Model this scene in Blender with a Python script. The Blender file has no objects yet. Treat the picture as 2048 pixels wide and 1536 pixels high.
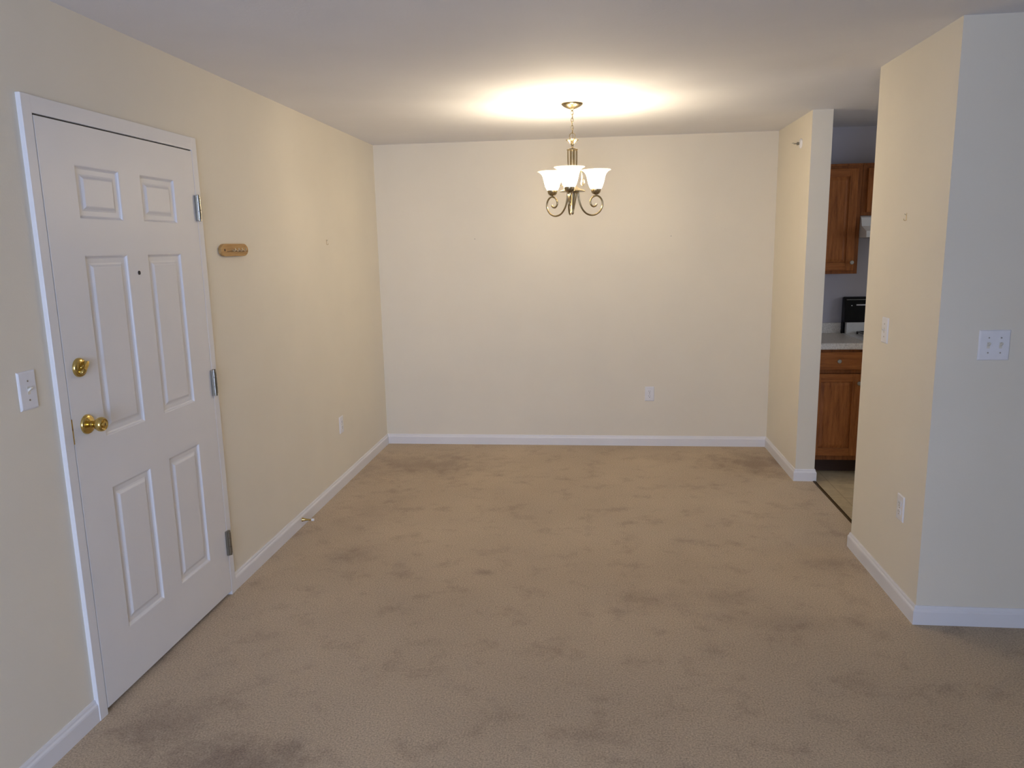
import bpy, bmesh, math, random
from mathutils import Vector, Matrix
random.seed(7)
PI = math.pi
scene = bpy.context.scene
C = scene.collection

# ------------------------------------------------------------------ camera
F_PX = 1509.03
right = Vector((0.99393641, 0.10818181, -0.01967485))
up = Vector((-0.000154037, 0.180302957, 0.983611112))
fwd = Vector((-0.10995626, 0.97764387, -0.17922634))
cam_d = bpy.data.cameras.new('camera')
cam_d.sensor_fit = 'HORIZONTAL'
cam_d.sensor_width = 36.0
cam_d.lens = F_PX / 2048.0 * 36.0
cam_d.clip_start = 0.05
cam = bpy.data.objects.new('camera', cam_d)
C.objects.link(cam)
M = Matrix((right, up, -fwd)).transposed().to_4x4()
M.translation = Vector((1.7585, -6.0808, 1.627))
cam.matrix_world = M
scene.camera = cam

# ------------------------------------------------------------------ world, daylight, exposure
w = bpy.data.worlds.new('world')
scene.world = w
w.use_nodes = True
w.node_tree.nodes['Background'].inputs[0].default_value = (0.62, 0.76, 1.0, 1)
w.node_tree.nodes['Background'].inputs[1].default_value = 1.0
scene.view_settings.view_transform = 'Standard'
scene.view_settings.look = 'None'
scene.view_settings.exposure = 0.07
scene.view_settings.gamma = 1.0
scene.view_settings.use_curve_mapping = False
scene.cycles.use_denoising = True
scene.cycles.max_bounces = 6
scene.cycles.diffuse_bounces = 4
scene.cycles.glossy_bounces = 3
scene.cycles.use_adaptive_sampling = True
scene.cycles.adaptive_threshold = 0.05
scene.cycles.adaptive_min_samples = 16

# daylight entering through the big window in the rear wall (behind the camera)
WIN = (0.8, 3.3, 0.25, 2.30)     # x0, x1, z0, z1 of the opening
DAY_W = 205.0
BULB_E = 380.0
Y_REAR = -9.6
ld = bpy.data.lights.new('window_daylight', 'AREA')
ld.shape = 'RECTANGLE'
ld.size = WIN[1] - WIN[0] - 0.1
ld.size_y = WIN[3] - WIN[2] - 0.1
ld.energy = DAY_W
ld.color = (0.53, 0.66, 1.0)
lo = bpy.data.objects.new('window_daylight', ld)
C.objects.link(lo)
lo.location = ((WIN[0] + WIN[1]) / 2, Y_REAR - 0.05, (WIN[2] + WIN[3]) / 2)
lo.rotation_euler = (PI / 2, 0, 0)     # shines towards +Y

# fill light added to brighten the kitchen, set in an invented window out of view
KIT_W = 7.0
ld = bpy.data.lights.new('kitchen_fill', 'AREA')
ld.shape = 'RECTANGLE'
ld.size, ld.size_y = 0.9, 0.9
ld.energy = KIT_W
ld.color = (0.80, 0.86, 1.0)
lo = bpy.data.objects.new('kitchen_fill', ld)
C.objects.link(lo)
lo.location = (5.65, -1.90, 1.60)
lo.rotation_euler = (0, PI / 2, 0)     # shines towards -X

# ------------------------------------------------------------------ materials
def nt(name):
    m = bpy.data.materials.new(name)
    m.use_nodes = True
    t = m.node_tree
    return m, t, t.nodes['Principled BSDF']

def lnk(t, a, b):
    t.links.new(a, b)

def objcoord(t, scale=(1, 1, 1)):
    tc = t.nodes.new('ShaderNodeTexCoord')
    mp = t.nodes.new('ShaderNodeMapping')
    mp.inputs['Scale'].default_value = scale
    lnk(t, tc.outputs['Object'], mp.inputs['Vector'])
    return mp.outputs['Vector']

def noise(t, vec, scale, detail=2.0, rough=0.5):
    n = t.nodes.new('ShaderNodeTexNoise')
    n.inputs['Scale'].default_value = scale
    n.inputs['Detail'].default_value = detail
    n.inputs['Roughness'].default_value = rough
    lnk(t, vec, n.inputs['Vector'])
    return n.outputs['Fac']

def ramp(t, fac, stops):
    r = t.nodes.new('ShaderNodeValToRGB')
    el = r.color_ramp.elements
    el[0].position, el[0].color = stops[0][0], (*stops[0][1], 1)
    el[1].position, el[1].color = stops[-1][0], (*stops[-1][1], 1)
    for p, c in stops[1:-1]:
        e = el.new(p)
        e.color = (*c, 1)
    lnk(t, fac, r.inputs['Fac'])
    return r.outputs['Color']

def mixc(t, fac, a, b, mode='MIX'):
    n = t.nodes.new('ShaderNodeMix')
    n.data_type = 'RGBA'
    n.blend_type = mode
    if isinstance(fac, (int, float)):
        n.inputs[0].default_value = fac
    else:
        lnk(t, fac, n.inputs[0])
    for k, v in ((6, a), (7, b)):
        if isinstance(v, tuple):
            n.inputs[k].default_value = (*v, 1)
        else:
            lnk(t, v, n.inputs[k])
    return n.outputs[2]

def bump(t, bsdf, h, strength, dist):
    b = t.nodes.new('ShaderNodeBump')
    b.inputs['Strength'].default_value = strength
    b.inputs['Distance'].default_value = dist
    lnk(t, h, b.inputs['Height'])
    lnk(t, b.outputs['Normal'], bsdf.inputs['Normal'])

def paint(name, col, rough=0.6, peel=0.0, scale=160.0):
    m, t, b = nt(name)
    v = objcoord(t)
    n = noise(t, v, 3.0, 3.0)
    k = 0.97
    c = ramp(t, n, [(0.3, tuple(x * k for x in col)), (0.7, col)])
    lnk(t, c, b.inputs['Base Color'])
    b.inputs['Roughness'].default_value = rough
    if peel:
        bump(t, b, noise(t, v, scale, 2.0), peel, 0.002)
    return m

def metal(name, col, rough=0.25):
    m, t, b = nt(name)
    v = objcoord(t)
    c = ramp(t, noise(t, v, 40.0, 2.0), [(0.3, tuple(x * 0.88 for x in col)), (0.7, col)])
    lnk(t, c, b.inputs['Base Color'])
    b.inputs['Metallic'].default_value = 1.0
    b.inputs['Roughness'].default_value = rough
    return m

def plastic(name, col, rough=0.4):
    m, t, b = nt(name)
    v = objcoord(t)
    c = ramp(t, noise(t, v, 25.0, 1.0), [(0.3, tuple(x * 0.96 for x in col)), (0.7, col)])
    lnk(t, c, b.inputs['Base Color'])
    b.inputs['Roughness'].default_value = rough
    return m

def oak(name, axis, dark=(0.19, 0.058, 0.014), lite=(0.44, 0.155, 0.042)):
    m, t, b = nt(name)
    sc = {'z': (14, 14, 1.1), 'x': (1.1, 14, 14)}[axis]
    v = objcoord(t, sc)
    n1 = noise(t, v, 4.0, 6.0, 0.65)
    v2 = objcoord(t, tuple(x * 4 for x in sc))
    n2 = noise(t, v2, 6.0, 4.0, 0.7)
    mx = t.nodes.new('ShaderNodeMath')
    mx.operation = 'MULTIPLY_ADD'
    lnk(t, n2, mx.inputs[0])
    mx.inputs[1].default_value = 0.35
    lnk(t, n1, mx.inputs[2])
    c = ramp(t, mx.outputs[0], [(0.45, dark), (0.62, tuple((a + c2) / 2 for a, c2 in zip(dark, lite))), (0.85, lite)])
    lnk(t, c, b.inputs['Base Color'])
    b.inputs['Roughness'].default_value = 0.5
    b.inputs['Specular IOR Level'].default_value = 0.2
    bump(t, b, n2, 0.15, 0.001)
    return m

def carpet():
    m, t, b = nt('carpet')
    v = objcoord(t)
    big = noise(t, v, 1.3, 3.0, 0.55)
    mid = noise(t, v, 6.0, 4.0, 0.65)
    fine = noise(t, v, 150.0, 4.0, 0.75)
    c = ramp(t, big, [(0.32, (0.475, 0.376, 0.266)), (0.68, (0.545, 0.434, 0.306))])
    dirt = ramp(t, mid, [(0.30, (0.66, 0.62, 0.62)), (0.47, (1, 1, 1)), (1.0, (1.03, 1.03, 1.03))])
    c = mixc(t, 0.55, c, dirt, 'MULTIPLY')
    # worn and soiled patches, each with its own place and size on the carpet
    spots = [(3.00, -0.48, 0.48, 0.34, 0.30), (0.45, -0.62, 0.62, 0.42, 0.24), (0.60, -4.02, 0.30, 0.16, 0.36),
             (0.24, -3.84, 0.22, 0.16, 0.26), (2.03, -2.78, 0.22, 0.16, 0.16), (2.36, -2.72, 0.16, 0.14, 0.16),
             (2.97, -2.30, 0.18, 0.12, 0.22), (1.20, -2.52, 0.06, 0.04, 0.24), (1.75, -3.78, 0.14, 0.07, 0.20),
             (0.35, -1.65, 0.25, 0.40, 0.14), (2.30, -0.35, 0.30, 0.12, 0.12), (0.45, -2.35, 0.18, 0.14, 0.16),
             (2.55, -2.95, 0.35, 0.18, 0.10)]
    tc = t.nodes.new('ShaderNodeTexCoord')
    wob = noise(t, v, 7.0, 4.0, 0.7)
    acc = None
    for (x, y, rx, ry, s) in spots:
        mp = t.nodes.new('ShaderNodeMapping')
        mp.vector_type = 'POINT'
        mp.inputs['Location'].default_value = (-x / rx, -y / ry, 0)
        mp.inputs['Scale'].default_value = (1 / rx, 1 / ry, 0)
        lnk(t, tc.outputs['Object'], mp.inputs['Vector'])
        ln = t.nodes.new('ShaderNodeVectorMath')
        ln.operation = 'LENGTH'
        lnk(t, mp.outputs['Vector'], ln.inputs[0])
        ad = t.nodes.new('ShaderNodeMath')
        ad.operation = 'MULTIPLY_ADD'
        lnk(t, wob, ad.inputs[0])
        ad.inputs[1].default_value = 2.6
        lnk(t, ln.outputs['Value'], ad.inputs[2])
        mr = t.nodes.new('ShaderNodeMapRange')
        mr.interpolation_type = 'SMOOTHSTEP'
        mr.inputs['From Min'].default_value = 1.1
        mr.inputs['From Max'].default_value = 2.6
        mr.inputs['To Min'].default_value = s * 1.5
        mr.inputs['To Max'].default_value = 0.0
        lnk(t, ad.outputs[0], mr.inputs['Value'])
        if acc is None:
            acc = mr.outputs['Result']
        else:
            a2 = t.nodes.new('ShaderNodeMath')
            a2.operation = 'MAXIMUM'
            lnk(t, acc, a2.inputs[0])
            lnk(t, mr.outputs['Result'], a2.inputs[1])
            acc = a2.outputs[0]
    c = mixc(t, acc, c, (0.13, 0.078, 0.064))
    spk = ramp(t, fine, [(0.30, (0.45, 0.44, 0.44)), (0.50, (0.98, 0.98, 0.98)), (0.70, (1.5, 1.5, 1.48))])
    c = mixc(t, 0.8, c, spk, 'MULTIPLY')
    lnk(t, c, b.inputs['Base Color'])
    b.inputs['Roughness'].default_value = 1.0
    b.inputs['Specular IOR Level'].default_value = 0.05
    b.inputs['Sheen Weight'].default_value = 0.15
    bump(t, b, fine, 0.6, 0.004)
    return m

def vinyl():
    m, t, b = nt('kitchen_vinyl')
    v = objcoord(t)
    n = noise(t, v, 9.0, 5.0, 0.7)
    c = ramp(t, n, [(0.3, (0.46, 0.37, 0.23)), (0.7, (0.66, 0.56, 0.37))])
    br = t.nodes.new('ShaderNodeTexBrick')
    br.offset = 0.0
    br.inputs['Scale'].default_value = 1.0
    br.inputs['Brick Width'].default_value = 0.305
    br.inputs['Row Height'].default_value = 0.305
    br.inputs['Mortar Size'].default_value = 0.004
    br.inputs['Color1'].default_value = (1, 1, 1, 1)
    br.inputs['Color2'].default_value = (0.94, 0.94, 0.94, 1)
    br.inputs['Mortar'].default_value = (0.75, 0.72, 0.68, 1)
    lnk(t, v, br.inputs['Vector'])
    c = mixc(t, 1.0, c, br.outputs['Color'], 'MULTIPLY')
    lnk(t, c, b.inputs['Base Color'])
    b.inputs['Roughness'].default_value = 0.35
    return m

def laminate():
    m, t, b = nt('counter_laminate')
    v = objcoord(t)
    n = noise(t, v, 120.0, 3.0, 0.7)
    c = ramp(t, n, [(0.35, (0.58, 0.53, 0.46)), (0.6, (0.82, 0.77, 0.69))])
    lnk(t, c, b.inputs['Base Color'])
    b.inputs['Roughness'].default_value = 0.35
    return m

def shade_glass():
    m, t, b = nt('frosted_glass')
    out = t.nodes['Material Output']
    tr = t.nodes.new('ShaderNodeBsdfTranslucent')
    v = objcoord(t)
    c = ramp(t, noise(t, v, 12.0, 2.0), [(0.3, (0.90, 0.88, 0.84)), (0.7, (0.95, 0.93, 0.90))])
    lnk(t, c, tr.inputs['Color'])
    lnk(t, c, b.inputs['Base Color'])
    b.inputs['Roughness'].default_value = 0.35
    mx = t.nodes.new('ShaderNodeMixShader')
    mx.inputs[0].default_value = 0.80
    lnk(t, b.outputs[0], mx.inputs[1])
    lnk(t, tr.outputs[0], mx.inputs[2])
    tp = t.nodes.new('ShaderNodeBsdfTransparent')     # light that passes the thin glass unscattered
    tp.inputs['Color'].default_value = (0.97, 0.95, 0.92, 1)
    mx2 = t.nodes.new('ShaderNodeMixShader')
    mx2.inputs[0].default_value = 0.72
    lnk(t, mx.outputs[0], mx2.inputs[1])
    lnk(t, tp.outputs[0], mx2.inputs[2])
    lnk(t, mx2.outputs[0], out.inputs['Surface'])
    return m

def bulb_mat():
    m, t, b = nt('lit_bulb')
    v = objcoord(t)
    c = ramp(t, noise(t, v, 5.0, 1.0), [(0.2, (1.0, 0.845, 0.61)), (0.8, (1.0, 0.855, 0.63))])
    lnk(t, c, b.inputs['Emission Color'])
    b.inputs['Emission Strength'].default_value = BULB_E
    b.inputs['Base Color'].default_value = (0.9, 0.9, 0.9, 1)
    return m

MT = {
    'wall': paint('cream_wall_paint', (0.80, 0.74, 0.615), 0.65, 0.12),
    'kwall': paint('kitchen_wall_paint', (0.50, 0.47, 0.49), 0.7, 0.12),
    'ceil': paint('ceiling_paint', (0.82, 0.815, 0.835), 0.8, 0.25, 90.0),
    'trim': paint('white_trim_paint', (0.80, 0.79, 0.80), 0.38),
    'door': paint('white_door_paint', (0.80, 0.785, 0.775), 0.42),
    'carpet': carpet(), 'vinyl': vinyl(), 'laminate': laminate(),
    'brass': metal('polished_brass', (0.68, 0.50, 0.17), 0.13),
    'obrass': metal('antique_brass', (0.62, 0.48, 0.28), 0.30),
    'nickel': metal('brushed_antique_brass', (0.40, 0.32, 0.19), 0.26),
    'steel': metal('hinge_steel', (0.34, 0.33, 0.29), 0.28),
    'dark': plastic('dark_slot', (0.015, 0.013, 0.012), 0.6),
    'plate': plastic('white_plastic', (0.82, 0.81, 0.82), 0.35),
    'ivory': plastic('ivory_plastic', (0.74, 0.70, 0.60), 0.35),
    'oakz': oak('oak_vertical', 'z'), 'oakx': oak('oak_horizontal', 'x'),
    'oaks': oak('oak_side', 'z', (0.15, 0.046, 0.012), (0.33, 0.115, 0.032)),
    'rack': oak('rack_pine', 'x', (0.34, 0.19, 0.065), (0.56, 0.35, 0.14)),
    'toe': paint('toe_kick_stain', (0.055, 0.024, 0.012), 0.7),
    'black': plastic('black_enamel', (0.012, 0.012, 0.013), 0.18),
    'bglass': plastic('black_glass', (0.008, 0.008, 0.009), 0.12),
    'white': plastic('white_enamel', (0.80, 0.80, 0.78), 0.25),
    'thresh': metal('bronze_threshold', (0.13, 0.085, 0.035), 0.55),
    'rubber': plastic('white_rubber', (0.85, 0.85, 0.84), 0.6),
    'hook': metal('bright_hook', (0.92, 0.86, 0.70), 0.35),
    'glass': shade_glass(), 'bulb': bulb_mat(),
    'screw': metal('screw_head', (0.5, 0.48, 0.44), 0.4),
}

MT['bglass'].node_tree.nodes['Principled BSDF'].inputs['Specular IOR Level'].default_value = 0.15

# ------------------------------------------------------------------ mesh helpers
class MB:
    """collects geometry into one bmesh, then links it as one mesh object"""
    def __init__(self):
        self.bm = bmesh.new()

    def box(self, x0, x1, y0, y1, z0, z1, bev=0.0):
        vs = [self.bm.verts.new((x, y, z)) for x in (x0, x1) for y in (y0, y1) for z in (z0, z1)]
        f = [(0, 1, 3, 2), (4, 6, 7, 5), (0, 4, 5, 1), (2, 3, 7, 6), (0, 2, 6, 4), (1, 5, 7, 3)]
        fs = [self.bm.faces.new([vs[i] for i in q]) for q in f]
        if bev:
            es = list({e for q in fs for e in q.edges})
            bmesh.ops.bevel(self.bm, geom=es, offset=bev, segments=2, profile=0.5, affect='EDGES')
        return self

    def quad(self, pts):
        self.bm.faces.new([self.bm.verts.new(p) for p in pts])
        return self

    def lathe(self, prof, seg=32, mat=None, cap=True):
        """prof: list of (radius, height); axis = local Z, then transformed by mat"""
        mat = mat or Matrix()
        rings = []
        for r, h in prof:
            rings.append([self.bm.verts.new(mat @ Vector((max(r, 1e-5) * math.cos(2 * PI * k / seg), max(r, 1e-5) * math.sin(2 * PI * k / seg), h))) for k in range(seg)])
        for a, b in zip(rings, rings[1:]):
            for k in range(seg):
                j = (k + 1) % seg
                self.bm.faces.new((a[k], a[j], b[j], b[k]))
        if cap:
            self.bm.faces.new(list(reversed(rings[0])))
            self.bm.faces.new(rings[-1])
        return self

    def tube(self, pts, rad, seg=10, cap=True):
        pts = [Vector(p) for p in pts]
        rads = rad if isinstance(rad, (list, tuple)) else [rad] * len(pts)
        rings = []
        n = None
        for i, p in enumerate(pts):
            tan = (pts[min(i + 1, len(pts) - 1)] - pts[max(i - 1, 0)]).normalized()
            if n is None:
                n = tan.orthogonal().normalized()
            else:
                n = (n - tan * n.dot(tan)).normalized()
            bn = tan.cross(n)
            rings.append([self.bm.verts.new(p + (n * math.cos(2 * PI * k / seg) + bn * math.sin(2 * PI * k / seg)) * rads[i]) for k in range(seg)])
        for a, b in zip(rings, rings[1:]):
            for k in range(seg):
                j = (k + 1) % seg
                self.bm.faces.new((a[k], a[j], b[j], b[k]))
        if cap:
            self.bm.faces.new(list(reversed(rings[0])))
            self.bm.faces.new(rings[-1])
        return self

    def ring(self, center, R, r, axis='y', sx=1.0, sz=1.0, seg=24, tseg=8):
        """closed ring (chain link, loop) lying in a vertical plane"""
        c = Vector(center)
        rings = []
        for i in range(seg):
            a = 2 * PI * i / seg
            e = Vector((math.cos(a) * sx, 0, math.sin(a) * sz)) if axis == 'y' else Vector((0, math.cos(a) * sx, math.sin(a) * sz))
            o = Vector((math.cos(a), 0, math.sin(a))) if axis == 'y' else Vector((0, math.cos(a), math.sin(a)))
            nn = Vector((0, 1, 0)) if axis == 'y' else Vector((1, 0, 0))
            rings.append([self.bm.verts.new(c + e * R + (o * math.cos(2 * PI * k / tseg) + nn * math.sin(2 * PI * k / tseg)) * r) for k in range(tseg)])
        for i in range(seg):
            a, b = rings[i], rings[(i + 1) % seg]
            for k in range(tseg):
                j = (k + 1) % tseg
                self.bm.faces.new((a[k], b[k], b[j], a[j]))
        return self

    def prism(self, poly, axis, a0, a1, bev=0.0):
        """poly: 2-D outline; extruded along axis ('x','y','z') from a0 to a1"""
        def mk(p, q, a):
            return {'x': (a, p, q), 'y': (p, a, q), 'z': (p, q, a)}[axis]
        A = [self.bm.verts.new(mk(p, q, a0)) for p, q in poly]
        B = [self.bm.verts.new(mk(p, q, a1)) for p, q in poly]
        n = len(poly)
        fs = [self.bm.faces.new(A), self.bm.faces.new(list(reversed(B)))]
        for k in range(n):
            j = (k + 1) % n
            fs.append(self.bm.faces.new((A[k], B[k], B[j], A[j])))
        if bev:
            es = list(fs[0].edges) + list(fs[1].edges)
            bmesh.ops.bevel(self.bm, geom=es, offset=bev, segments=2, profile=0.5, affect='EDGES')
        return self

    def sweep(self, path, prof):
        """prof: (outward distance, z) swept along a horizontal path [(x, y)], outward = left of travel; mitred corners"""
        n = len(path)
        rows = []
        for i in range(n):
            p = Vector(path[i])
            d0 = (p - Vector(path[i - 1])).normalized() if i else None
            d1 = (Vector(path[i + 1]) - p).normalized() if i < n - 1 else None
            d0 = d0 or d1
            d1 = d1 or d0
            n0 = Vector((-d0.y, d0.x))
            n1 = Vector((-d1.y, d1.x))
            mdir = (n0 + n1)
            mdir = mdir / max(mdir.dot(n0), 1e-6)
            rows.append([self.bm.verts.new((p.x + mdir.x * o, p.y + mdir.y * o, z)) for o, z in prof])
        for a, b in zip(rows, rows[1:]):
            for k in range(len(prof)):
                j = (k + 1) % len(prof)
                self.bm.faces.new((a[k], a[j], b[j], b[k]))
        self.bm.faces.new(rows[0])
        self.bm.faces.new(list(reversed(rows[-1])))
        return self

    def build(self, name, mat, parent=None, smooth=False, label=None):
        bmesh.ops.recalc_face_normals(self.bm, faces=self.bm.faces)
        me = bpy.data.meshes.new(name)
        self.bm.to_mesh(me)
        self.bm.free()
        me.materials.append(MT[mat])
        if smooth:
            me.polygons.foreach_set('use_smooth', [True] * len(me.polygons))
            try:
                me.set_sharp_from_angle(angle=math.radians(40))
            except Exception:
                pass
        o = bpy.data.objects.new(name, me)
        C.objects.link(o)
        if parent is not None:
            o.parent = parent
        if label:
            o['label'] = label
        return o

def tag(o, label, cat=None, group=None, kind=None):
    o['label'] = label
    if cat:
        o['category'] = cat
    if group:
        o['group'] = group
    if kind:
        o['kind'] = kind
    return o

def thing(name, label, cat, loc, rotz=0.0, group=None, kind=None):
    o = bpy.data.objects.new(name, None)
    o.empty_display_size = 0.05
    C.objects.link(o)
    o.location = loc
    o.rotation_euler = (0, 0, rotz)
    return tag(o, label, cat, group, kind)

def copy_part(src, parent, loc=None, rot=None):
    c = src.copy()
    C.objects.link(c)
    c.parent = parent
    if loc is not None:
        c.location = loc
    if rot is not None:
        c.rotation_euler = rot
    return c

def struct(o, label, cat):
    return tag(o, label, cat, kind='structure')

R_LEFT, R_RIGHT = PI / 2, -PI / 2      # wall mounted things: local -Y points out of the wall
OUT = Matrix.Rotation(PI / 2, 4, 'X')  # lathe axis Z -> local -Y

# ------------------------------------------------------------------ the setting
H = 2.44
XS, DS, WT = 3.125, 0.898, 0.127       # stub wall face, length, wall thickness
XP, YP1, YP2 = 3.121, -2.071, -2.908   # partition face, far end, near corner
XR = 5.6                               # right wall of living room and kitchen
YK = -0.075                            # kitchen back wall face
DY0, DY1, DZ = -3.795, -2.847, 2.066   # entry door opening (along the left wall)
CW = 0.043                             # casing width at the sides

o = MB().prism([(0, 0), (0, DY1), (-0.03, DY1), (-0.03, DY0), (0, DY0), (0, Y_REAR), (XR, Y_REAR), (XR, YP2 - 0.0), (XP + WT, YP2), (XP + WT, YP1), (XS + WT - 0.004, YP1), (XS + WT - 0.004, -DS), (XS + WT - 0.004, 0)], 'z', -0.12, 0.0).build('floor', 'carpet')
struct(o, 'worn beige cut-pile carpet with brownish soiled patches', 'carpet')
o = MB().box(XP + WT - 0.003, XR, YP2, YK, -0.12, -0.010).build('floor_kitchen', 'vinyl')
struct(o, 'tan vinyl kitchen floor beyond the dark threshold strip', 'floor')
o = MB().prism([(3.228, -0.014), (3.238, -0.001), (3.250, 0.004), (3.262, 0.001), (3.272, -0.012)], 'y', YP1 + 0.002, -DS - 0.002).build('trim_1', 'thresh')
struct(o, 'dark brown threshold strip between carpet and kitchen vinyl', 'threshold')
o = MB().box(-0.2, XR + 0.2, Y_REAR - 0.2, 0.2, H, H + 0.12).build('ceiling', 'ceil')
struct(o, 'flat white textured ceiling', 'ceiling')

T = 0.16
m = MB()
m.box(-T, 0, Y_REAR - T, DY0 - 0.02, -0.12, H)
m.box(-T, 0, DY1 + 0.02, T, -0.12, H)
m.box(-T, 0, DY0 - 0.02, DY1 + 0.02, DZ + 0.02, H)
m.box(-T, -0.125, DY0 - 0.02, DY1 + 0.02, -0.12, DZ + 0.02)  # closes the opening behind the door, added to stop light leaking in
struct(m.build('wall_left', 'wall'), 'cream wall on the left around the white entry door', 'wall')
struct(MB().box(0, XS + WT, 0, T, -0.12, H).build('wall_back', 'wall'), 'plain cream wall at the far end behind the chandelier', 'wall')
struct(MB().box(XS, XS + WT, -DS, 0, -0.12, H).build('wall_right', 'wall'), 'short cream wall stub between dining area and kitchen', 'wall')
struct(MB().prism([(XP, YP1), (XP, YP2), (XR, YP2), (XR, YP2 + WT), (XP + WT, YP2 + WT), (XP + WT, YP1)], 'z', -0.12, H).build('wall_corner', 'wall'), 'cream corner wall on the right with switches and outlet', 'wall')
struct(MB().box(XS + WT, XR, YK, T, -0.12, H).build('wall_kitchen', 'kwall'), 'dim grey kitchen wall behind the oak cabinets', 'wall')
KW = (-2.45, -1.35, 1.10, 2.10)        # opening for the added kitchen fill light: y0, y1, z0, z1
m = MB()
m.box(XR, XR + T, Y_REAR - T, KW[0], -0.12, H)
m.box(XR, XR + T, KW[1], T, -0.12, H)
m.box(XR, XR + T, KW[0], KW[1], -0.12, KW[2])
m.box(XR, XR + T, KW[0], KW[1], KW[3], H)
struct(m.build('wall_side', 'wall'), 'cream wall along the far right of the living room and kitchen', 'wall')
m = MB()
for (a, b, c, d) in ((KW[0], KW[0] + .04, KW[2], KW[3]), (KW[1] - .04, KW[1], KW[2], KW[3]), (KW[0], KW[1], KW[2], KW[2] + .04), (KW[0], KW[1], KW[3] - .04, KW[3]), (KW[0], KW[1], 1.58, 1.62)):
    m.box(XR - 0.01, XR + 0.04, a, b, c, d)
struct(m.build('added_window', 'trim'), 'added white window frame around the unseen kitchen fill light', 'window')  # unseen frame added around the kitchen fill light
struct(MB().box(2.50, XR, -7.60, -7.45, -0.12, H).build('wall_light_block', 'wall'), 'added cream wall behind the viewer that blocks part of the window daylight', 'wall')  # unseen wall added to keep window daylight off the right side
m = MB()
x0, x1, z0, z1 = WIN
m.box(0, x0, Y_REAR - T, Y_REAR, -0.12, H)
m.box(x1, XR, Y_REAR - T, Y_REAR, -0.12, H)
m.box(x0, x1, Y_REAR - T, Y_REAR, -0.12, z0)
m.box(x0, x1, Y_REAR - T, Y_REAR, z1, H)
struct(m.build('wall_rear', 'wall'), 'cream wall behind the viewer with a large window', 'wall')
m = MB()
for (a, b, c, d) in ((x0, x0 + .05, z0, z1), (x1 - .05, x1, z0, z1), (x0, x1, z0, z0 + .05), (x0, x1, z1 - .05, z1), ((x0 + x1) / 2 - .03, (x0 + x1) / 2 + .03, z0, z1)):
    m.box(a, b, Y_REAR - 0.04, Y_REAR + 0.01, c, d)
struct(m.build('window_1', 'trim'), 'white framed window in the wall behind the viewer', 'window')

BB = [(0, 0), (0.013, 0), (0.013, 0.058), (0.0115, 0.064), (0.0075, 0.070), (0.0065, 0.077), (0.004, 0.083), (0, 0.083)]
def baseboard(name, path, label):
    struct(MB().sweep(path, BB).build(name, 'trim'), label, 'baseboard')
baseboard('baseboard_left', [(0, -0.0001), (0, DY1 + CW)][::1], 'white baseboard along the left wall past the entry door')
baseboard('baseboard_near', [(0, DY0 - CW), (0, Y_REAR)], 'white baseboard below the light switch left of the door')
baseboard('baseboard_back', [(XS, 0), (0, 0)], 'white baseboard along the far wall under the chandelier')
baseboard('baseboard_right', [(XS + WT, -DS + 0.03), (XS + WT, -DS), (XS, -DS), (XS, 0)], 'white baseboard wrapped around the short stub wall')
baseboard('baseboard_corner', [(XR, YP2), (XP, YP2), (XP, YP1), (XP + WT, YP1)], 'white baseboard wrapped around the right corner wall')
baseboard('baseboard_rear', [(0, Y_REAR), (XR, Y_REAR)], 'white baseboard under the window behind the viewer')

# ------------------------------------------------------------------ entry door (local x along the wall, -y out of it)
door = thing('door_1', 'white six-panel entry door with brass knob and deadbolt', 'door', (0, DY0, 0), R_LEFT, kind='structure')
DW = DY1 - DY0
FT = 0.016
# frame: casing + jamb + stop, one pressed-metal frame
m = MB()
m.box(-CW, 0, -FT, 0.10, 0, DZ + 0.055, 0.002)
m.box(DW, DW + CW, -FT, 0.10, 0, DZ + 0.055, 0.002)
m.box(-CW + 0.001, DW + CW - 0.001, -FT + 0.0005, 0.10, DZ, DZ + 0.0545, 0.002)
m.box(-0.001, 0.015, 0.034, 0.10, 0, DZ)
m.box(DW - 0.015, DW + 0.001, 0.034, 0.10, 0, DZ)
m.box(0, DW, 0.034, 0.10, DZ - 0.015, DZ + 0.001)
m.build('door_frame', 'door', door)
MB().box(0.001, DW - 0.001, 0.036, 0.12, -0.001, 0.040).build('sill', 'dark', door)  # near-black colour stands in for the shade under the door
# leaf with six recessed openings
LF = -0.0155                     # front face of the leaf (local y)
lx0, lx1, lz0, lz1 = 0.0038, DW - 0.0038, 0.022, DZ - 0.0055
cols = [(0.168, 0.409), (0.540, 0.781)]
rows = [(0.246, 0.797), (0.986, 1.625), (1.749, 1.927)]
m = MB()
m.box(lx0, lx1, LF + 0.010, LF + 0.044, lz0, lz1)
xs = [lx0, cols[0][0], cols[0][1], cols[1][0], cols[1][1], lx1]
zs = [lz0] + [v for r in rows for v in r] + [lz1]
for i in range(5):
    for j in range(7):
        if i in (1, 3) and j in (1, 3, 5):
            continue
        m.box(xs[i], xs[i + 1], LF, LF + 0.0105, zs[j], zs[j + 1])
bmesh.ops.remove_doubles(m.bm, verts=m.bm.verts, dist=1e-6)
leaf = m.build('door_leaf', 'door', door)
for nm, (a, b, c, d) in (('side', (0.0002, lx0 - 0.0002, 0.025, DZ - 0.001)), ('side', (lx1 + 0.0002, DW - 0.0002, 0.025, DZ - 0.001)), ('top', (0.0002, DW - 0.0002, lz1 + 0.0002, DZ - 0.0002))):
    MB().box(a, b, LF + 0.007, 0.0335, c, d).build('gap_shade', 'dark', door, label='dark strip standing in for shade in the gap around the door leaf')  # dark strips paint the shade into the gaps around the leaf
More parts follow.
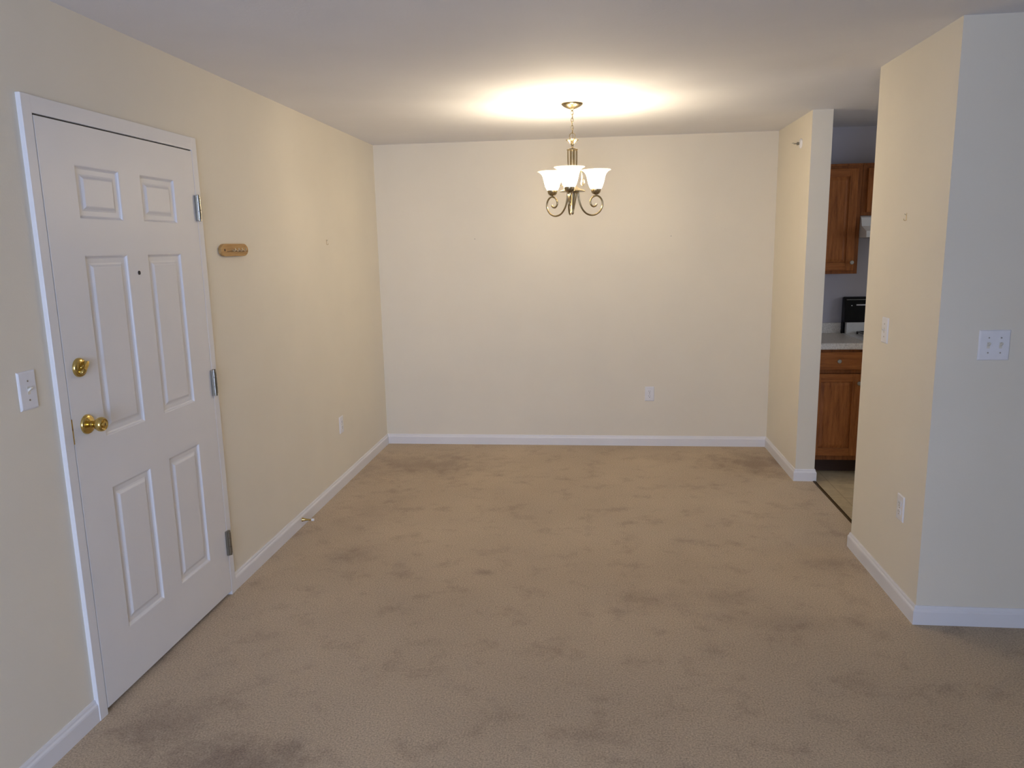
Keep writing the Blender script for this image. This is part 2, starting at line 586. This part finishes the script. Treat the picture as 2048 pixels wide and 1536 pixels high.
def panel(x0, x1, z0, z1):
    steps = [(0.0, 0.0), (0.003, 0.0012), (0.006, 0.0055), (0.011, 0.0085), (0.027, 0.0090), (0.033, 0.0075), (0.041, 0.0028), (0.044, 0.0022)]
    b = bmesh.new()
    mm = MB()
    rings = []
    for s, d in steps:
        rings.append([mm.bm.verts.new((x, LF + d, z)) for x, z in ((x0 + s, z0 + s), (x1 - s, z0 + s), (x1 - s, z1 - s), (x0 + s, z1 - s))])
    for a, c in zip(rings, rings[1:]):
        for k in range(4):
            mm.bm.faces.new((a[k], a[(k + 1) % 4], c[(k + 1) % 4], c[k]))
    mm.bm.faces.new(rings[-1])
    back = [mm.bm.verts.new((x, LF + 0.012, z)) for x, z in ((x0, z0), (x1, z0), (x1, z1), (x0, z1))]
    for k in range(4):
        mm.bm.faces.new((rings[0][k], back[k], back[(k + 1) % 4], rings[0][(k + 1) % 4]))
    mm.bm.faces.new(back)
    b.free()
    return mm.build('panel', 'door', leaf)
for r in rows:
    for c in cols:
        panel(c[0], c[1], r[0], r[1])
# hinges: fat spring-hinge barrels at the right edge
def hinge(z0, z1):
    zc = (z0 + z1) / 2
    hx, hy = DW - 0.001, -0.0255
    h = z1 - z0
    mt = Matrix.Translation((hx, hy, z0))
    prof = [(0.0045, 0), (0.0085, 0.002), (0.0085, 0.012), (0.0105, 0.0125), (0.0105, h * 0.36), (0.0085, h * 0.365), (0.0085, h * 0.38),
            (0.0105, h * 0.385), (0.0105, h * 0.70), (0.0085, h * 0.705), (0.0085, h * 0.72), (0.0105, h * 0.725), (0.0105, h - 0.012), (0.0085, h - 0.0115), (0.0085, h - 0.002), (0.0045, h)]
    hg = MB().lathe(prof, 20, mt).build('hinge', 'steel', door, True)
    MB().box(hx - 0.016, hx - 0.004, -0.0275, -0.0125, z0 + 0.003, z1 - 0.003, 0.0008).build('hinge_plate', 'steel', hg)
    MB().box(hx + 0.001, hx + 0.006, -0.022, -0.0155, z0 + 0.006, z1 - 0.006).build('hinge_plate', 'steel', hg)
for z0_, z1_ in ((0.203, 0.328), (0.979, 1.103), (1.763, 1.877)):
    hinge(z0_, z1_)
# deadbolt
dx = -3.726 - DY0
db = MB().lathe([(0.033, 0), (0.033, 0.004), (0.031, 0.009), (0.026, 0.0125), (0.015, 0.014), (0.0005, 0.0142)], 36, Matrix.Translation((dx, LF, 1.252)) @ OUT).build('deadbolt', 'brass', door, True)
m = MB()
m.lathe([(0.011, 0.012), (0.010, 0.020), (0.007, 0.022)], 20, Matrix.Translation((dx, LF, 1.252)) @ OUT)
tm = Matrix.Translation((dx, LF - 0.0195, 1.252)) @ Matrix.Rotation(math.radians(45), 4, 'Y')
poly = [(math.cos(a) * 0.0100 * (1 + 0.25 * math.cos(2 * a) * -1), math.sin(a) * 0.027) for a in [2 * PI * k / 20 for k in range(20)]]
mm = MB().prism(poly, 'y', -0.0075, 0.0075, 0.003)
bmesh.ops.transform(mm.bm, matrix=tm, verts=mm.bm.verts)
mm.build('thumb_turn', 'brass', db, True)
m.build('thumb_turn_stem', 'brass', db, True)
# knob
kx, kz = -3.7195 - DY0, 1.053
kt = Matrix.Translation((kx, LF, kz)) @ OUT
kb = MB().lathe([(0.0345, 0), (0.0345, 0.003), (0.032, 0.008), (0.026, 0.011), (0.022, 0.0115), (0.0135, 0.018)], 36, kt).build('door_knob', 'brass', door, True)
MB().lathe([(0.0125, 0.016), (0.0115, 0.026), (0.0130, 0.032), (0.0200, 0.038), (0.0245, 0.046), (0.0255, 0.053), (0.0240, 0.060), (0.0195, 0.0645),
            (0.0175, 0.0640), (0.0160, 0.0630), (0.0120, 0.0632), (0.0110, 0.0665), (0.0060, 0.0670), (0.0005, 0.0670)], 36, kt).build('knob_handle', 'brass', kb, True)
MB().box(kx - 0.0012, kx + 0.0012, LF - 0.0676, LF - 0.0668, kz - 0.005, kz + 0.005).build('key_slot', 'dark', kb)
MB().lathe([(0.0078, -0.002), (0.0078, 0.0015), (0.0062, 0.002), (0.0058, 0.0012), (0.0005, 0.0008)], 20, Matrix.Translation((-3.324 - DY0, LF, 1.556)) @ OUT).build('peephole', 'dark', door, True)
MB().box(-0.0005, 0.0035, LF - 0.0008, LF + 0.03, 1.000, 1.086).build('latch_plate', 'brass', door, label='brass latch plate in the door edge')

# ------------------------------------------------------------------ wall plates
def plate_mesh(wd, ht):
    m = MB()
    steps = [(0, 0), (0, -0.002), (0.0035, -0.0055), (0.006, -0.006)]
    rings = []
    for s, y in steps:
        rings.append([m.bm.verts.new((x, y, z)) for x, z in ((-wd / 2 + s, -ht / 2 + s), (wd / 2 - s, -ht / 2 + s), (wd / 2 - s, ht / 2 - s), (-wd / 2 + s, ht / 2 - s))])
    for a, c in zip(rings, rings[1:]):
        for k in range(4):
            m.bm.faces.new((a[k], a[(k + 1) % 4], c[(k + 1) % 4], c[k]))
    m.bm.faces.new(rings[-1])
    m.bm.faces.new(list(reversed(rings[0])))
    return m

def screw(parent, x, z, y=-0.006):
    MB().lathe([(0.0034, -0.0005), (0.0034, 0.0006), (0.0022, 0.0014), (0.0003, 0.0016)], 12, Matrix.Translation((x, y, z)) @ OUT).build('screw', 'screw', parent, True)

def toggle(parent, x, upward=True):
    MB().box(x - 0.0055, x + 0.0055, -0.0066, -0.004, -0.0125, 0.0125).build('toggle_slot', 'ivory', parent)
    s = 1 if upward else -1
    m = MB()
    m.prism([(-0.005, -0.0055 * s), (-0.005, 0.0045 * s), (-0.018, 0.0115 * s), (-0.019, 0.0065 * s)], 'x', x - 0.0042, x + 0.0042, 0.0008)
    m.build('toggle', 'ivory', parent)

def light_switch(label, loc, rot, n=1, group=None):
    t = thing('light_switch', label, 'light switch', loc, rot, group)
    wd = 0.0745 if n == 1 else 0.118
    plate_mesh(wd, 0.121).build('plate', 'plate', t)
    for x in ([0.0] if n == 1 else [-0.023, 0.023]):
        toggle(t, x, True)
        screw(t, x, 0.030)
        screw(t, x, -0.030)
    return t

def outlet(label, loc, rot):
    t = thing('wall_outlet', label, 'outlet', loc, rot, 'duplex outlets on the dining walls')
    plate_mesh(0.0745, 0.118).build('plate', 'plate', t)
    for s in (-1, 1):
        zc = 0.0195 * s
        poly = []
        for k in range(24):
            a = 2 * PI * k / 24
            poly.append((max(-0.0165, min(0.0165, 0.0185 * math.cos(a))), zc + max(-0.0145, min(0.0145, 0.0175 * math.sin(a)))))
        rc = MB().prism(poly, 'y', -0.0085, -0.004).build('receptacle', 'plate', t)
        MB().box(-0.0075, -0.0055, -0.0088, -0.0080, zc - 0.001, zc + 0.008).build('slot', 'dark', rc)
        MB().box(0.0055, 0.0072, -0.0088, -0.0080, zc + 0.000, zc + 0.0075).build('slot', 'dark', rc)
        MB().lathe([(0.0028, 0.0080), (0.0028, 0.0088)], 10, Matrix.Translation((0, 0, zc - 0.0075)) @ OUT).build('ground_hole', 'dark', rc)
    screw(t, 0, 0)
    return t

light_switch('single white light switch just left of the entry door', (0, -3.952, 1.216), R_LEFT)
light_switch('single white light switch on the narrow right wall face', (XP, -2.357, 1.203), R_RIGHT)
light_switch('double white light switch plate with two toggles at far right', (3.335, YP2, 1.203), 0.0, 2)
outlet('white outlet low on the left wall beyond the door stop', (0, -1.130, 0.432), R_LEFT)
outlet('white outlet low on the far wall, right of centre', (2.194, 0, 0.432), 0.0)
outlet('white outlet low on the right wall face near the corner', (XP, -2.682, 0.440), R_RIGHT)

# ------------------------------------------------------------------ small wall items
# key rack
kr = thing('key_rack', 'small oval wooden key rack with brass hooks beside the door', 'key rack', (0, -2.519, 1.637), R_LEFT)
hw, hh, rr = 0.141, 0.0295, 0.027
poly = []
rx = 0.052
for cx_, cz_, a0 in ((hw - rx, hh - rr, 0), (-hw + rx, hh - rr, 90), (-hw + rx, -hh + rr, 180), (hw - rx, -hh + rr, 270)):
    for k in range(7):
        a = math.radians(a0 + 15 * k)
        poly.append((cx_ + rx * math.cos(a), cz_ + rr * math.sin(a)))
MB().prism(poly, 'y', -0.016, 0, 0.003).build('board', 'rack', kr)
MB().box(-0.085, 0.135, -0.0167, -0.0155, -0.0075, -0.0055).build('groove', 'toe', kr, label='dark line along the board')  # thin dark strip laid over the board face
for k in range(4):
    x = -0.032 + 0.037 * k
    pts = [(x, -0.014, 0.000), (x, -0.020, 0.000), (x, -0.024, -0.004), (x, -0.028, -0.006), (x, -0.032, -0.003), (x, -0.033, 0.004), (x, -0.0325, 0.009)]
    MB().tube(pts, 0.0022, 8).build('hook', 'hook', kr, True, label='small bright metal cup hook')
MB().lathe([(0.006, 0.015), (0.006, 0.0165), (0.002, 0.0172)], 12, Matrix.Translation((-0.105, 0, 0.0)) @ OUT).build('knot', 'toe', kr, True, label='dark round knot in the wood')

# door stop
ds = thing('door_stop', 'brass door stop with white rubber tip on the left baseboard', 'door stop', (0.0131, -1.945, 0.043), R_LEFT)
MB().lathe([(0.0125, 0), (0.0125, 0.003), (0.0095, 0.008), (0.0065, 0.025), (0.0050, 0.045), (0.0048, 0.058)], 20, OUT).build('stem', 'brass', ds, True)
MB().lathe([(0.0065, 0.057), (0.0078, 0.059), (0.0080, 0.070), (0.0070, 0.073), (0.0005, 0.0735)], 20, OUT).build('tip', 'rubber', ds, True)

# picture hooks and nails left in the walls
def picture_hook(label, loc, rot, s=1.0):
    t = thing('picture_hook', label, 'picture hook', loc, rot)
    MB().box(-0.004 * s, 0.004 * s, -0.0015, 0, -0.018 * s, 0.018 * s, 0.0006).build('strap', 'obrass', t)
    MB().tube([(0, -0.001, -0.017 * s), (0, -0.006, -0.019 * s), (0, -0.011, -0.016 * s), (0, -0.012, -0.009 * s)], 0.0014 * s, 8).build('hook', 'obrass', t, True)
    MB().tube([(0, 0.0, 0.006 * s), (0, -0.010, 0.014 * s)], [0.0012 * s, 0.0012 * s], 8).build('nail', 'steel', t, True)
    return t
picture_hook('tiny picture hook left in the left wall right of the key rack', (0, -1.193, 1.680), R_LEFT, 0.95)
picture_hook('small brass picture hook high on the narrow right wall face', (XP, -2.510, 1.722), R_RIGHT, 0.9)
def wall_nail(label, loc, rot):
    t = thing('wall_nail', label, 'nail', loc, rot)
    MB().lathe([(0.0013, -0.002), (0.0013, 0.008)], 10, OUT).build('shank', 'steel', t, True)
    MB().lathe([(0.0013, 0.008), (0.0034, 0.0085), (0.0034, 0.0096), (0.0005, 0.0100)], 12, OUT).build('head', 'steel', t, True)
wall_nail('tiny dark nail in the far wall right of the chandelier', (2.342, 0, 1.683), 0.0)
wall_nail('tiny pale nail in the far wall left of the chandelier', (0.800, 0, 1.692), 0.0)

# fire sprinkler on the stub wall
sp = thing('fire_sprinkler', 'sidewall fire sprinkler with white round escutcheon on the stub wall', 'sprinkler', (XS, -0.650, 2.266), R_RIGHT)
MB().lathe([(0.033, 0), (0.033, 0.002), (0.029, 0.007), (0.016, 0.012), (0.013, 0.013)], 28, OUT).build('escutcheon', 'plate', sp, True)
MB().lathe([(0.0095, 0.010), (0.0095, 0.022), (0.0110, 0.023), (0.0110, 0.027), (0.005, 0.028)], 16, OUT).build('body', 'steel', sp, True)
for s in (-1, 1):
    MB().tube([(0.008 * s, -0.026, 0), (0.010 * s, -0.034, 0), (0.006 * s, -0.044, 0), (0, -0.048, 0)], 0.0018, 8).build('yoke_arm', 'steel', sp, True)
MB().tube([(0, -0.027, 0), (0, -0.046, 0)], 0.0016, 8).build('glass_link', 'steel', sp, True)
MB().box(-0.010, 0.010, -0.058, -0.047, 0.004, 0.0055, 0.0005).build('deflector', 'steel', sp)

# ------------------------------------------------------------------ chandelier
CH = (1.623, -1.45, 0.0)
ch = thing('chandelier', 'brushed brass three-light chandelier with lit frosted bell shades', 'chandelier', CH)
MB().lathe([(0.0635, 2.440), (0.0635, 2.436), (0.060, 2.431), (0.048, 2.422), (0.026, 2.412), (0.012, 2.408), (0.006, 2.403), (0.0045, 2.396)], 40).build('canopy', 'nickel', ch, True)
link = MB().ring((0, 0, 0), 0.0072, 0.0019, 'y', 1.0, 1.75, 20, 6).build('chain_link', 'nickel', ch, True)
link.location = (0, 0, 2.3885)
n_links = 6
for k in range(1, n_links):
    copy_part(link, ch, (0, 0, 2.3885 - 0.0205 * k), (0, 0, PI / 2 * (k % 2)))
MB().ring((0, 0, 2.2570), 0.0165, 0.0022, 'y', 1.0, 1.1, 28, 8).build('loop', 'nickel', ch, True)
MB().tube([(0.0, 0.0, 2.405), (0.004, 0.003, 2.37), (-0.004, 0.003, 2.33), (0.004, -0.003, 2.29), (0.001, 0, 2.24)], 0.0016, 6).build('cord', 'obrass', ch, True)
MB().lathe([(0.004, 2.2405), (0.030, 2.2395), (0.0385, 2.2360), (0.037, 2.2335), (0.026, 2.2260), (0.014, 2.2150), (0.008, 2.2080), (0.0055, 2.200), (0.0060, 2.1930), (0.0085, 2.1900)], 36).build('finial_cup', 'nickel', ch, True)
MB().lathe([(0.0085, 2.1900), (0.030, 2.1850), (0.0335, 2.1820), (0.0335, 2.1775), (0.022, 2.1760)], 36).build('collar', 'nickel', ch, True)
MB().lathe([(0.0150, 2.178), (0.0150, 1.960)], 28).build('column', 'nickel', ch, True)
# decorative rods that flare and curl on the plate
def arm_pt(r, z, a):
    return (r * math.cos(a), r * math.sin(a), z)
def smooth_path(pts, n=8):
    out = []
    P = [Vector(p) for p in pts]
    for i in range(len(P) - 1):
        p0, p1, p2, p3 = P[max(i - 1, 0)], P[i], P[i + 1], P[min(i + 2, len(P) - 1)]
        for k in range(n):
            t = k / n
            out.append(0.5 * ((2 * p1) + (-p0 + p2) * t + (2 * p0 - 5 * p1 + 4 * p2 - p3) * t * t + (-p0 + 3 * p1 - 3 * p2 + p3) * t ** 3))
    out.append(P[-1])
    return out
ARMS = [math.radians(a) for a in (-95, 25, 145)]
for a in ARMS:
    a2 = a + math.radians(60)
    prof = [(0.0275, 2.178), (0.0270, 2.120), (0.0275, 2.080), (0.038, 2.055), (0.058, 2.060), (0.068, 2.040), (0.067, 2.010), (0.062, 1.985), (0.070, 1.972), (0.084, 1.985), (0.082, 2.003), (0.070, 2.004), (0.068, 1.993)]
    MB().tube(smooth_path([arm_pt(r, z, a2) for r, z in prof], 6), 0.0026, 8).build('scroll_rod', 'nickel', ch, True)
for k in range(4):
    a = math.radians(20 + 90 * k)
    MB().tube(smooth_path([arm_pt(0.029, 2.178, a), arm_pt(0.0285, 2.12, a), arm_pt(0.024, 2.06, a), arm_pt(0.018, 1.985, a)], 5), 0.0024, 8).build('column_rod', 'nickel', ch, True)
MB().lathe([(0.016, 1.978), (0.030, 1.968), (0.050, 1.955), (0.066, 1.948), (0.0755, 1.944), (0.0755, 1.940), (0.060, 1.9385), (0.036, 1.937), (0.033, 1.930)], 40).build('centre_plate', 'nickel', ch, True)
MB().lathe([(0.026, 1.937), (0.025, 1.915), (0.019, 1.880), (0.012, 1.845), (0.0075, 1.825), (0.0085, 1.820), (0.007, 1.813), (0.0005, 1.806)], 24).build('drop_finial', 'nickel', ch, True)
for a in ARMS:
    prof = [(0.036, 1.938), (0.038, 1.915), (0.045, 1.880), (0.060, 1.845), (0.085, 1.817), (0.115, 1.805), (0.145, 1.806), (0.174, 1.822), (0.192, 1.848), (0.196, 1.875), (0.187, 1.900), (0.168, 1.916),
            (0.146, 1.917), (0.126, 1.906), (0.116, 1.887), (0.119, 1.867), (0.133, 1.855), (0.149, 1.858), (0.157, 1.870)]
    pts = smooth_path([arm_pt(r, z, a) for r, z in prof], 6)
    n = len(pts)
    am = MB().tube(pts, [0.0054 if i < n - 12 else 0.0054 + 0.0012 * (i - n + 12) / 12 for i in range(n)], 10).build('arm', 'nickel', ch, True)
    px, py = 0.152 * math.cos(a), 0.152 * math.sin(a)
    tr = Matrix.Translation((px, py, 0))
    MB().lathe([(0.0045, 1.915), (0.0045, 1.924), (0.012, 1.9255), (0.021, 1.930), (0.027, 1.938), (0.0300, 1.950), (0.0305, 1.9585), (0.0285, 1.9585), (0.0285, 1.950)], 28, tr).build('socket_cup', 'nickel', am, True)
    prof = [(0.0270, 1.9500), (0.0310, 1.9580), (0.0385, 1.9700), (0.0450, 1.9880), (0.0500, 2.0080), (0.0540, 2.0270), (0.0600, 2.0430), (0.0700, 2.0560), (0.0820, 2.0640), (0.0890, 2.0665)]
    outer = prof
    inner = [(r - 0.0030, z + 0.0012) for r, z in reversed(prof)]
    sh = MB().lathe(outer + [(0.0885, 2.0680)] + inner, 40, tr, cap=False).build('lamp_shade', 'glass', ch, True, label='lit white frosted glass bell shade')
    MB().lathe([(0.012, 1.952), (0.0135, 1.972), (0.020, 1.988), (0.0270, 2.008), (0.0285, 2.022), (0.0260, 2.034), (0.0190, 2.043), (0.0100, 2.0475), (0.0005, 2.0485)], 24, tr).build('light_bulb', 'bulb', sh, True)

# ------------------------------------------------------------------ kitchen
KX0, KX1 = XS + WT + 0.002, 3.620
YB = YK - 0.610            # base cabinet face
ZF = -0.010
def cab_knob(parent, x, y, z):
    MB().lathe([(0.006, 0), (0.005, 0.010), (0.0065, 0.013), (0.0130, 0.017), (0.0145, 0.021), (0.012, 0.025), (0.0005, 0.0265)], 20, Matrix.Translation((x, y, z)) @ OUT).build('knob', 'screw', parent, True, label='small bright metal knob')

def cab_door(parent, x0, x1, z0, z1, y, name='cabinet_door'):
    """frame-and-panel oak door; y = face of cabinet box, door stands 19 mm proud"""
    fw, t = 0.055, 0.019
    d = MB().box(x0 + 0.004, x1 - 0.004, y - 0.007, y, z0 + 0.004, z1 - 0.004).build(name, 'oakz', parent)
    MB().box(x0, x0 + fw, y - t, y - 0.0002, z0, z1, 0.0025).build('stile', 'oakz', d)
    MB().box(x1 - fw, x1, y - t, y - 0.0002, z0, z1, 0.0025).build('stile', 'oakz', d)
    MB().box(x0 + fw, x1 - fw, y - t + 0.0006, y - 0.0002, z0, z0 + fw, 0.002).build('rail', 'oakx', d)
    MB().box(x0 + fw, x1 - fw, y - t + 0.0006, y - 0.0002, z1 - fw, z1, 0.002).build('rail', 'oakx', d)
    mm = MB()
    a0, a1, b0, b1 = x0 + fw - 0.002, x1 - fw + 0.002, z0 + fw - 0.002, z1 - fw + 0.002
    rings = []
    for s, dd in ((0, 0.011), (0.006, 0.011), (0.028, 0.005), (0.030, 0.005)):
        rings.append([mm.bm.verts.new((x, y - t + dd, z)) for x, z in ((a0 + s, b0 + s), (a1 - s, b0 + s), (a1 - s, b1 - s), (a0 + s, b1 - s))])
    for p, c in zip(rings, rings[1:]):
        for k in range(4):
            mm.bm.faces.new((p[k], p[(k + 1) % 4], c[(k + 1) % 4], c[k]))
    mm.bm.faces.new(rings[-1])
    mm.build('raised_panel', 'oakz', d)
    return d

bc = thing('base_cabinet', 'oak base cabinet with one drawer and one door under the counter', 'cabinet', (KX0, YB, ZF))
W = KX1 - KX0
m = MB()
m.box(0, W, 0.019, 0.605, 0.100, 0.893)
m.box(0, 0.038, 0, 0.0195, 0.100, 0.893)
m.box(W - 0.036, W, 0, 0.0195, 0.100, 0.893)
m.box(0, W, 0.0005, 0.019, 0.865, 0.893)
m.box(0, W, 0.0005, 0.019, 0.725, 0.760)
m.box(0, W, 0.0005, 0.019, 0.100, 0.135)
m.build('cabinet_body', 'oaks', bc)
MB().box(0, W, 0.068, 0.10, 0.0, 0.105).build('toe_kick', 'toe', bc)
dr = MB().box(0.012, W - 0.032, -0.019, 0, 0.752, 0.874, 0.003).build('drawer', 'oakx', bc)
cab_knob(dr, 3.431 - KX0, -0.019, 0.803 + 0.010)
d = cab_door(bc, 0.012, W - 0.032, 0.135, 0.722, 0.0)
cab_knob(d, 3.573 - KX0 - 0.003, -0.019, 0.658)

ct = thing('countertop', 'speckled beige laminate countertop with low backsplash in the kitchen', 'countertop', (KX0, YK - 0.64, 0.884))
m = MB()
m.prism([(0, 0.008), (0.003, 0.036), (0.010, 0.043), (0.622, 0.043), (0.622, 0.010), (0.03, 0.010), (0.03, 0.0), (0.004, 0.0)], 'x', 0, KX1 - KX0 + 0.002)
m.build('worktop', 'laminate', ct)
MB().box(0, KX1 - KX0 + 0.002, 0.618, 0.638, 0.0425, 0.122, 0.003).build('backsplash', 'laminate', ct)

def upper(label, x0, x1, z0, z1, dx0, dx1, dz0, dz1, knob):
    t = thing('wall_cabinet', label, 'cabinet', (x0, YK - 0.305, z0))
    m = MB()
    wd, hh_ = x1 - x0, z1 - z0
    m.box(0, wd, 0.019, 0.303, 0, hh_)
    m.box(0, 0.038, 0, 0.0195, 0, hh_)
    m.box(wd - 0.036, wd, 0, 0.0195, 0, hh_)
    m.box(0, wd, 0.0005, 0.0195, 0, 0.038)
    m.box(0, wd, 0.0005, 0.0195, hh_ - 0.038, hh_)
    m.build('cabinet_body', 'oaks', t)
    MB().box(-0.0005, wd + 0.0005, -0.006, 0.03, hh_ - 0.012, hh_ + 0.004, 0.002).build('top_moulding', 'oaks', t)
    dd = cab_door(t, dx0 - x0, dx1 - x0, dz0 - z0, dz1 - z0, 0.0)
    cab_knob(dd, knob[0] - x0, -0.019, knob[1] - z0)
    return t
upper('tall oak wall cabinet with raised panel door and metal knob', KX0, KX1, 1.387, 2.148, KX0 + 0.012, 3.588, 1.411, 2.118, (3.570, 1.468))
upper('short oak wall cabinet above the white range hood', KX1 + 0.002, KX1 + 0.764, 1.794, 2.148, 3.655, 4.00, 1.815, 2.118, (3.97, 1.85))

rh = thing('range_hood', 'white range hood under the short oak cabinet', 'range hood', (KX1 + 0.002, YK, 1.640))
m = MB()
m.prism([(0, 0.152), (-0.300, 0.152), (-0.325, 0.140), (-0.345, 0.080), (-0.445, 0.045), (-0.450, 0.004), (-0.440, 0.0), (0, 0.0)], 'x', 0, 0.760, 0.002)
m.build('hood_body', 'white', rh)
MB().box(0.30, 0.46, -0.4525, -0.448, 0.012, 0.034).build('control_strip', 'black', rh)
MB().box(0.10, 0.66, -0.40, -0.08, -0.004, 0.001).build('filter', 'steel', rh)

rg = thing('kitchen_range', 'white kitchen range with black glass backguard beside the counter', 'range', (KX1 + 0.004, YK - 0.008, ZF))
RZ = 0.940
m = MB()
m.box(0, 0.756, -0.640, -0.015, 0.05, RZ - 0.022)
m.build('range_body', 'white', rg)
MB().box(-0.000, 0.757, -0.655, -0.015, RZ - 0.024, RZ, 0.005).build('cooktop', 'white', rg)
m = MB()
m.prism([(-0.003, RZ - 0.01), (-0.003, 1.208), (-0.030, 1.214), (-0.050, 1.205), (-0.068, 1.120), (-0.078, 1.030), (-0.078, 1.024), (-0.003, 1.024)][0:1] + [(-0.003, 1.208), (-0.030, 1.214), (-0.050, 1.205), (-0.068, 1.120), (-0.078, 1.026), (-0.040, 1.022), (-0.040, RZ - 0.01)], 'x', 0, 0.756, 0.003)
bg = m.build('backguard', 'bglass', rg)
MB().box(0.018, 0.738, -0.079, -0.036, RZ - 0.002, 1.0235, 0.003).build('backguard_base', 'white', rg, label='white enamel strip below the black glass')
MB().tube([(0.016, -0.055, 1.193), (0.740, -0.055, 1.193)], 0.0025, 8).build('chrome_strip', 'screw', bg, True)
MB().box(0.085, 0.20, -0.0655, -0.0635, 1.150, 1.158).build('display', 'plate', bg, label='pale printed marking on the black glass')
for kx_ in (0.052, 0.70):
    MB().lathe([(0.004, 0), (0.004, 0.004), (0.0005, 0.005)], 12, Matrix.Translation((kx_, -0.0625, 1.150)) @ OUT).build('indicator_light', 'plate', bg, True)
MB().box(0.02, 0.736, -0.662, -0.640, 0.22, 0.76, 0.004).build('oven_door', 'black', rg)
MB().tube([(0.06, -0.69, 0.74), (0.70, -0.69, 0.74)], 0.011, 12).build('oven_handle', 'white', rg, True)
MB().box(0.02, 0.736, -0.660, -0.640, 0.06, 0.205, 0.004).build('storage_drawer', 'white', rg)
for bx in (0.19, 0.566):
    for by in (-0.205, -0.465):
        br = MB().lathe([(0.088, RZ - 0.001), (0.088, RZ + 0.003), (0.080, RZ + 0.004), (0.055, RZ + 0.001), (0.030, RZ + 0.001), (0.030, RZ + 0.010), (0.0005, RZ + 0.012)], 28, Matrix.Translation((bx, by, 0))).build('burner', 'screw', rg, True)
        m = MB()
        g, zt = 0.100, RZ + 0.022
        for s in (-1, 1):
            m.box(bx - g, bx + g, by + s * g - 0.006, by + s * g + 0.006, zt - 0.010, zt, 0.002)
            m.box(bx + s * g - 0.006, bx + s * g + 0.006, by - g, by + g, zt - 0.010, zt, 0.002)
            m.box(bx + s * 0.060 - 0.040, bx + s * 0.060 + 0.040, by - 0.005, by + 0.005, zt - 0.008, zt + 0.002, 0.0015)
            m.box(bx - 0.005, bx + 0.005, by + s * 0.060 - 0.040, by + s * 0.060 + 0.040, zt - 0.008, zt + 0.002, 0.0015)
            for s2 in (-1, 1):
                m.box(bx + s * g - 0.006, bx + s * g + 0.006, by + s2 * g - 0.006, by + s2 * g + 0.006, RZ, zt - 0.005)
        m.build('burner_grate', 'black', br)
